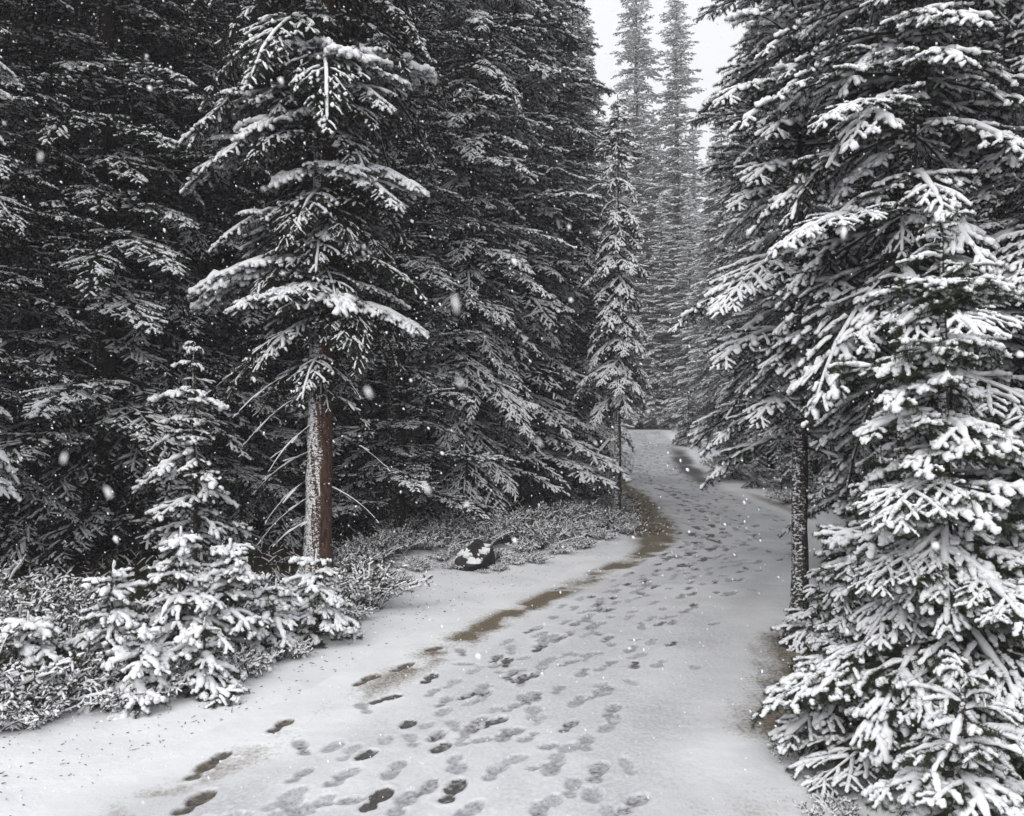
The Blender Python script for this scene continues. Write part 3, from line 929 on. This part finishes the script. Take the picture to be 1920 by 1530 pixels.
# --- low shrubs
def shrub_mesh(seed, R, H, n=26, cover=.75, rs=.6, leaf=True):
    rng = np.random.default_rng(seed)
    Bs, lv, ss = [], [], []
    for k in range(n):
        az, L = rng.uniform(0, 2 * PI), rng.uniform(.6, 1.15)
        out = rng.uniform(.15, 1.) * R * L
        h = H * L * (1 - .45 * (out / R) ** 2)
        d = np.array([math.cos(az), math.sin(az), 0])
        b0 = d * rng.uniform(0, .25) * R
        B = np.array([b0, b0 + d * out * .35 + [0, 0, h * .75], b0 + d * out + [0, 0, h]])
        Bs.append(B[None]); lv.append([1]); ss.append([.5])
        m = 20
        u = rng.uniform(.3, 1, m)
        P, T = bez(np.repeat(B[None], m, 0), u[:, None])
        dd = unit(T[:, 0] * .8 + rng.normal(0, .75, (m, 3)) + [0, 0, .15])
        l = rng.uniform(.025, .075, m)
        p = P[:, 0]
        Bs.append(np.stack([p, p + .5 * l[:, None] * dd, p + l[:, None] * unit(dd + [0, 0, -.2])], 1))
        lv.append([2] * m); ss.append([.6] * m)
    B, lv, ss = np.concatenate(Bs), np.concatenate(lv).astype(int), np.concatenate(ss)
    ch = twig_chunks(rng, B, lv, ss, 'shrub', cover, rs, bare=.3, spread=.8)
    return build_mesh('low_shrub', merge(ch), [M_TWIG, M_LEAF, M_SNOW])


SHR = [shrub_mesh(500 + k, .38, .24, 40, .82, .68) for k in range(4)] + [shrub_mesh(510 + k, .5, .38, 64, .74, .66) for k in range(2)]
G_SHR = 'low snow-sprinkled shrubs fringing the left verge'
shr = [  # px, depth, scale, mesh, label
    (690, 7.6, 1.05, 4, 'bushy snow-sprinkled shrub spilling from the foot of the reddish trunk'),
    (735, 8.3, .7, 0, None), (650, 7.2, .7, 1, None),
    (800, 10.2, .9, 2, 'snow-sprinkled shrub left of the dark rock'),
    (960, 9.75, .55, 3, 'small shrub hugging the right side of the dark rock'),
    (1010, 10.9, 1.0, 5, 'grassy snow-sprinkled shrub behind the dark rock'),
    (760, 11, 1.2, 4, None), (860, 11.4, 1.1, 5, None), (930, 11.8, 1.0, 4, None), (1075, 12.4, .9, 1, None), (1120, 12.9, .8, 2, None), (1040, 12.6, 1.2, 5, None),
    (1000, 10.0, .6, 1, None), (1045, 10.5, .7, 3, None), (1090, 11.0, .7, 0, None), (1130, 11.7, .7, 1, None), (1165, 12.4, .7, 2, None), (985, 10.5, .8, 0, None), (1150, 12.9, .9, 4, None), (830, 9.75, .6, 3, None), (790, 9.2, .5, 2, None), (745, 8.7, .5, 1, None), (1180, 13.2, .6, 3, None),
    (862, 9.35, .4, 0, None), (938, 9.4, .42, 3, None), (905, 9.2, .26, 1, None),
    (870, 9.95, .8, 0, None), (925, 9.9, .8, 1, None), (850, 9.4, .45, 2, None), (700, 9.6, .9, 5, None), (745, 9.9, .9, 4, None), (785, 9.4, .6, 1, None), (830, 10.6, 1.0, 5, None), (905, 10.7, .9, 4, None), (955, 11.2, 1.1, 5, None), (990, 12.0, 1.1, 4, None),
    (1060, 11.6, .8, 5, None), (1100, 12.0, .8, 3, None), (1130, 13.4, .8, 0, None), (1020, 11.4, .7, 2, None), (1085, 13.4, 1.2, 4, None), (720, 12.2, 1.3, 5, None), (820, 12.4, 1.4, 4, None), (900, 13, 1.4, 5, None),
    (660, 9.0, .9, 4, None), (1150, 14.6, 1.0, 5, None), (70, 4.62, .6, 2, None), (-10, 4.55, .7, 3, None), (205, 5.25, .8, 4, None), (330, 5.35, .5, 1, None),
    (40, 6.1, 1.0, 5, None), (110, 6.3, .9, 4, None), (-30, 6.5, 1.2, 5, None), (75, 5.5, .8, 2, None), (170, 6.4, .9, 5, None),
    (30, 4.75, .8, 0, None), (100, 4.9, .85, 1, None), (165, 5.0, .7, 2, None), (300, 5.15, .7, 3, None), (240, 4.95, .6, 0, None), (450, 5.6, .7, 1, None), (360, 5.5, .9, 2, None),
    (-40, 4.8, 1.1, 4, None), (480, 6.3, .8, 3, None), (140, 5.6, .9, 5, None), (540, 6.0, .55, 0, None),
    (420, 6.6, 1.1, 4, 'tangle of snow-sprinkled twigs behind the fir saplings'),
    (1500, 4.3, .42, 1, 'snow-sprinkled shrub at the brown patch by the near right rim of the path'), (1560, 3.7, .45, 2, 'flattened snowy shrub under the lowest boughs of the young fir'),
    (1478, 16.4, 1.3, 3, 'snow-capped shrub where the far path edge meets the slim dark trunk'), (1352, 23, 1.5, 4, 'dull shrub at the bare tarmac on the right rim')]
for px, D, s, k, lab in shr:
    s *= .85 if D > 8.5 else 1.0
    x = at(px, D)
    o = link('low_shrub', SHR[k], None, (x, D, float(zground(x, D)) - .02), rng.uniform(0, 6.28), s * rng.uniform(.95, 1.1))
    tag(o, lab or 'low snow-sprinkled shrub in the fringe between the left verge and the forest', 'shrub', None if lab else G_SHR)

# undergrowth on the dark forest floor (nobody could count it)
def undergrowth():
    rng = np.random.default_rng(700)
    ch = []
    base = shrub_mesh_raw = None
    n = 1500
    D = rng.uniform(5.6, 18, n)
    px = rng.uniform(-250, 1130, n)
    xs = at(px, D)
    ok = (pl(D) - xs > 2.3) & (pl(D) - xs < 9)
    ok &= D > 5.9
    D, xs = D[ok], xs[ok]
    D2 = rng.uniform(12.3, 21.5, 520)                                # dead grass on the brown bank
    x2 = pl(D2) + rng.uniform(-.8, .25, 520)
    small = np.concatenate([np.ones(len(D)), np.full(520, .6)])
    D, xs = np.concatenate([D, D2]), np.concatenate([xs, x2])
    zs = zground(xs, D)
    Bs = []
    for x, y, z, q in zip(xs, D, zs, small):
        m = 7
        az = rng.uniform(0, 2 * PI, m)
        l = rng.uniform(.08, .28, m) * q
        d = np.stack([np.cos(az), np.sin(az), rng.uniform(.3, 1.6, m)], 1)
        d = unit(d)
        p = np.array([x, y, z]) + rng.normal(0, .12, (m, 3)) * [1, 1, 0]
        Bs.append(np.stack([p, p + d * .5 * l[:, None], p + d * l[:, None] + [0, 0, -.04]], 1))
    B = np.concatenate(Bs)
    ch = twig_chunks(rng, B, np.full(len(B), 1), np.full(len(B), .5), 'shrub', .5, .45, bare=.25, spread=.7)
    o = link('undergrowth', build_mesh('undergrowth', merge(ch), [M_TWIG, M_LEAF, M_SNOW]))
    o['kind'] = 'stuff'
    o['label'] = 'snow-dusted dead twigs and undergrowth on the dark forest floor'


undergrowth()


# needles and twig scraps dropped on the verge snow
def litter():
    rng = np.random.default_rng(750)
    n = 2600
    D = np.exp(rng.uniform(math.log(3.2), math.log(14), n))
    left = rng.random(n) < .75
    xs = np.where(left, pl(D) - np.abs(rng.normal(0, .9, n)) - rng.uniform(0, 1.2, n) ** 2, pr(D) + rng.uniform(-.3, .9, n))
    zs = zground(xs, D) + .004
    a = rng.uniform(0, 2 * PI, n)
    l = rng.uniform(.006, .022, n) * np.where(rng.random(n) < .06, 2.6, 1)
    d = np.stack([np.cos(a), np.sin(a), rng.uniform(-.05, .25, n)], 1) * l[:, None]
    P = np.stack([xs, D, zs], 1)
    B = np.stack([P, P + .5 * d + rng.normal(0, .002, (n, 3)), P + d], 1)
    Pt, T = bez(B, np.tile(np.linspace(0, 1, 3), (n, 1)))
    V, F = tubes(Pt, T, np.tile(np.array([.0012, .0018, .0008]), (n, 1)) * rng.uniform(.7, 1.6, (n, 1)), 4)
    o = link('fallen_needles', build_mesh('fallen_needles', [(V, F, 0, True)], [M_TWIG]))
    o['kind'] = 'stuff'
    o['label'] = 'dark needles and twig scraps scattered on the verge snow'


litter()


# --- rock with snow caps
def rock():
    rng = np.random.default_rng(800)
    import bmesh
    def lump(seed, R, flat):
        bm = bmesh.new()
        bmesh.ops.create_icosphere(bm, subdivisions=4, radius=1)
        r = np.random.default_rng(seed)
        pl_ = unit(r.normal(0, 1, (16, 3)))
        dist = r.uniform(.42, .9, 16)
        V = np.array([v.co[:] for v in bm.verts])
        for n_, d_ in zip(pl_, dist):
            h = V @ n_ - d_
            V -= np.maximum(h, 0)[:, None] * n_
        V += unit(V) * (fbm(V[:, 0] * 4 + V[:, 2] * 3, V[:, 1] * 4 - V[:, 2] * 2, seed)[:, None] - .5) * .07
        V *= np.array(R)
        F = np.array([[v.index for v in f.verts] for f in bm.faces])
        bm.free()
        return V, F
    x, y = at(900, 9.6), 9.6
    z = float(zground(x, y))
    V, F = lump(801, (.40, .30, .30), 0)
    me = build_mesh('boulder', [(V, F, 0, False)], [M_ROCK])
    o = tag(link('boulder', me, None, (x, y, z + .05), 1.3), 'dark jagged rock with snow on its shoulders in the left verge', 'rock')
    Vs = V.copy()
    nrm = unit(V)
    # snow shell lying on the gentle tops
    c = V[F].mean(1)
    fn = unit(np.cross(V[F[:, 1]] - V[F[:, 0]], V[F[:, 2]] - V[F[:, 0]]))
    sel = (fn[:, 2] + (fbm(c[:, 0] * 9, c[:, 1] * 9 + c[:, 2] * 5, 9) - .5) * 2.4 > 1.12)
    Fs = F[sel]
    if len(Fs):
        n_ = len(V)
        VV = np.concatenate([V + nrm * .002, V + nrm * .006 + np.array([0, 0, .022])])
        ed = {}
        for f in Fs:
            for a, b in ((f[0], f[1]), (f[1], f[2]), (f[2], f[0])):
                ed[(a, b)] = ed.get((a, b), 0) + 1
        rim = np.array([(a, b, b + n_, a + n_) for a, b in ed if (b, a) not in ed])
        sm = build_mesh('snow_cap', [(VV, Fs + n_, 0, True), (VV, rim, 0, True)], [M_SNOW])
        link('snow_cap', sm, o)


rock()


# --- falling snow
def flakes():
    rng = np.random.default_rng(900)
    n = 13000
    D = np.concatenate([rng.uniform(.9, 2.5, 110), rng.uniform(2.5, 14, n), np.array([.46, .5, .55, .5, .6, .55, .62, .52, .5])])
    m = len(D)
    px = rng.uniform(-150, 2070, m)
    v = rng.uniform(-120, 1500, m)
    hero = [(862, 715), (855, 572), (70, 290), (692, 95), (800, 915), (205, 925), (1012, 830), (690, 735), (120, 860)]
    for k, (a, b) in enumerate(hero):
        px[m - 9 + k], v[m - 9 + k] = a, b
    P = np.stack([at(px, D), D, zv(v, D)], 1)
    ok = P[:, 2] > zground(P[:, 0], P[:, 1]) + .1
    P, D = P[ok], D[ok]
    m = len(P)
    import bmesh
    bm = bmesh.new()
    bmesh.ops.create_icosphere(bm, subdivisions=1, radius=1)
    ico = np.array([q.co[:] for q in bm.verts])
    f = np.array([[q.index for q in t.verts] for t in bm.faces])
    bm.free()
    k = len(ico)
    ax = unit(np.array([.45, 0, -1.]) + rng.normal(0, .3, (m, 3)))
    sd = unit(np.cross(ax, rng.normal(0, 1, (m, 3))))
    tn = np.cross(ax, sd)
    r = np.minimum(rng.lognormal(math.log(.0021), .35, m), .0042)
    r[-9:] = rng.uniform(.0010, .0016, 9)
    el = rng.uniform(1.1, 2.0, m)
    el[-9:] = rng.uniform(3, 4.5, 9)
    lump = rng.uniform(.55, 1.3, (m, k, 1))
    V = P[:, None] + r[:, None, None] * lump * (ico[None, :, 0:1] * sd[:, None] + ico[None, :, 1:2] * tn[:, None] + ico[None, :, 2:3] * ax[:, None] * el[:, None, None])
    F = (np.arange(m) * k)[:, None, None] + f[None]
    o = link('falling_snow', build_mesh('falling_snow', [(V.reshape(-1, 3), F.reshape(-1, 3), 0, True)], [M_FLAKE]))
    o['kind'] = 'stuff'
    o['label'] = 'white snowflakes drifting through the air before the trees'


flakes()

# --- haze of the snowfall
HAZE = .0019
if HAZE > 0:
    import bmesh
    bm = bmesh.new()
    bmesh.ops.create_cube(bm, size=1)
    for v_ in bm.verts:
        v_.co = ((v_.co.x) * 200, v_.co.y * 220 + 60, -1.5 if v_.co.z < 0 else 34)
    me = bpy.data.meshes.new('haze')
    bm.to_mesh(me)
    bm.free()
    hm = bpy.data.materials.new('haze')
    hm.use_nodes = True
    hm.node_tree.nodes.clear()
    ou = hm.node_tree.nodes.new('ShaderNodeOutputMaterial')
    pv = hm.node_tree.nodes.new('ShaderNodeVolumePrincipled')
    pv.inputs['Color'].default_value = (.95, .955, .97, 1)
    pv.inputs['Density'].default_value = HAZE
    hm.node_tree.links.new(pv.outputs[0], ou.inputs['Volume'])
    me.materials.append(hm)
    o = link('haze', me)
    o['kind'] = 'stuff'
    o['label'] = 'thin pale air of the snowfall'

# ----------------------------------------------------------------- light
W = bpy.data.worlds.new('World')
S.world = W
W.use_nodes = True
nt = W.node_tree
bg = nt.nodes['Background']
sky = nt.nodes.new('ShaderNodeTexSky')
sky.sky_type = 'NISHITA'
sky.sun_disc = False
SUN_EL, SUN_AZ = math.radians(40), math.radians(198)
sky.sun_elevation = SUN_EL
sky.sun_rotation = SUN_AZ
sky.air_density = 1.2
sky.dust_density = 6
hs = nt.nodes.new('ShaderNodeHueSaturation')
hs.inputs['Saturation'].default_value = .12
nt.links.new(sky.outputs[0], hs.inputs['Color'])
# heavy cloud: brighter overhead than at the skyline, no blue
tc = nt.nodes.new('ShaderNodeTexCoord')
sx = nt.nodes.new('ShaderNodeSeparateXYZ')
nt.links.new(tc.outputs['Generated'], sx.inputs[0])
cl = ramp(nt, sx.outputs['Z'], [(0, (6.5, 6.55, 6.85)), (1, (9.2, 9.3, 9.6))])
mx = mixc(nt, .85, hs.outputs[0], cl)
nt.links.new(mx, bg.inputs['Color'])
bg.inputs['Strength'].default_value = .12

sun = bpy.data.lights.new('sun', 'SUN')
sun.energy = 1.5
sun.angle = math.radians(50)
sun.color = (1, .98, .95)
so = bpy.data.objects.new('sun', sun)
COL.objects.link(so)
d = Vector((math.sin(SUN_AZ) * math.cos(SUN_EL), math.cos(SUN_AZ) * math.cos(SUN_EL), math.sin(SUN_EL)))
so.rotation_euler = d.to_track_quat('Z', 'Y').to_euler()

# ----------------------------------------------------------------- camera
cam = bpy.data.cameras.new('camera')
co_ = bpy.data.objects.new('camera', cam)
COL.objects.link(co_)
co_.location = (0, 0, CAM_H)
cam.sensor_width = 36
cam.lens = 36 * FPX / 1920
co_.rotation_euler = (PI / 2 + math.atan((HZ - 765) / FPX), 0, 0)
cam.clip_start = .05
cam.clip_end = 600
cam.dof.use_dof = True
cam.dof.focus_distance = 9
cam.dof.aperture_fstop = 6
S.camera = co_

S.view_settings.view_transform = 'Standard'
S.view_settings.look = 'None'
S.view_settings.exposure = .25
S.view_settings.gamma = 1
S.cycles.max_bounces = 6
S.cycles.diffuse_bounces = 2
S.cycles.volume_bounces = 1
S.cycles.use_denoising = True
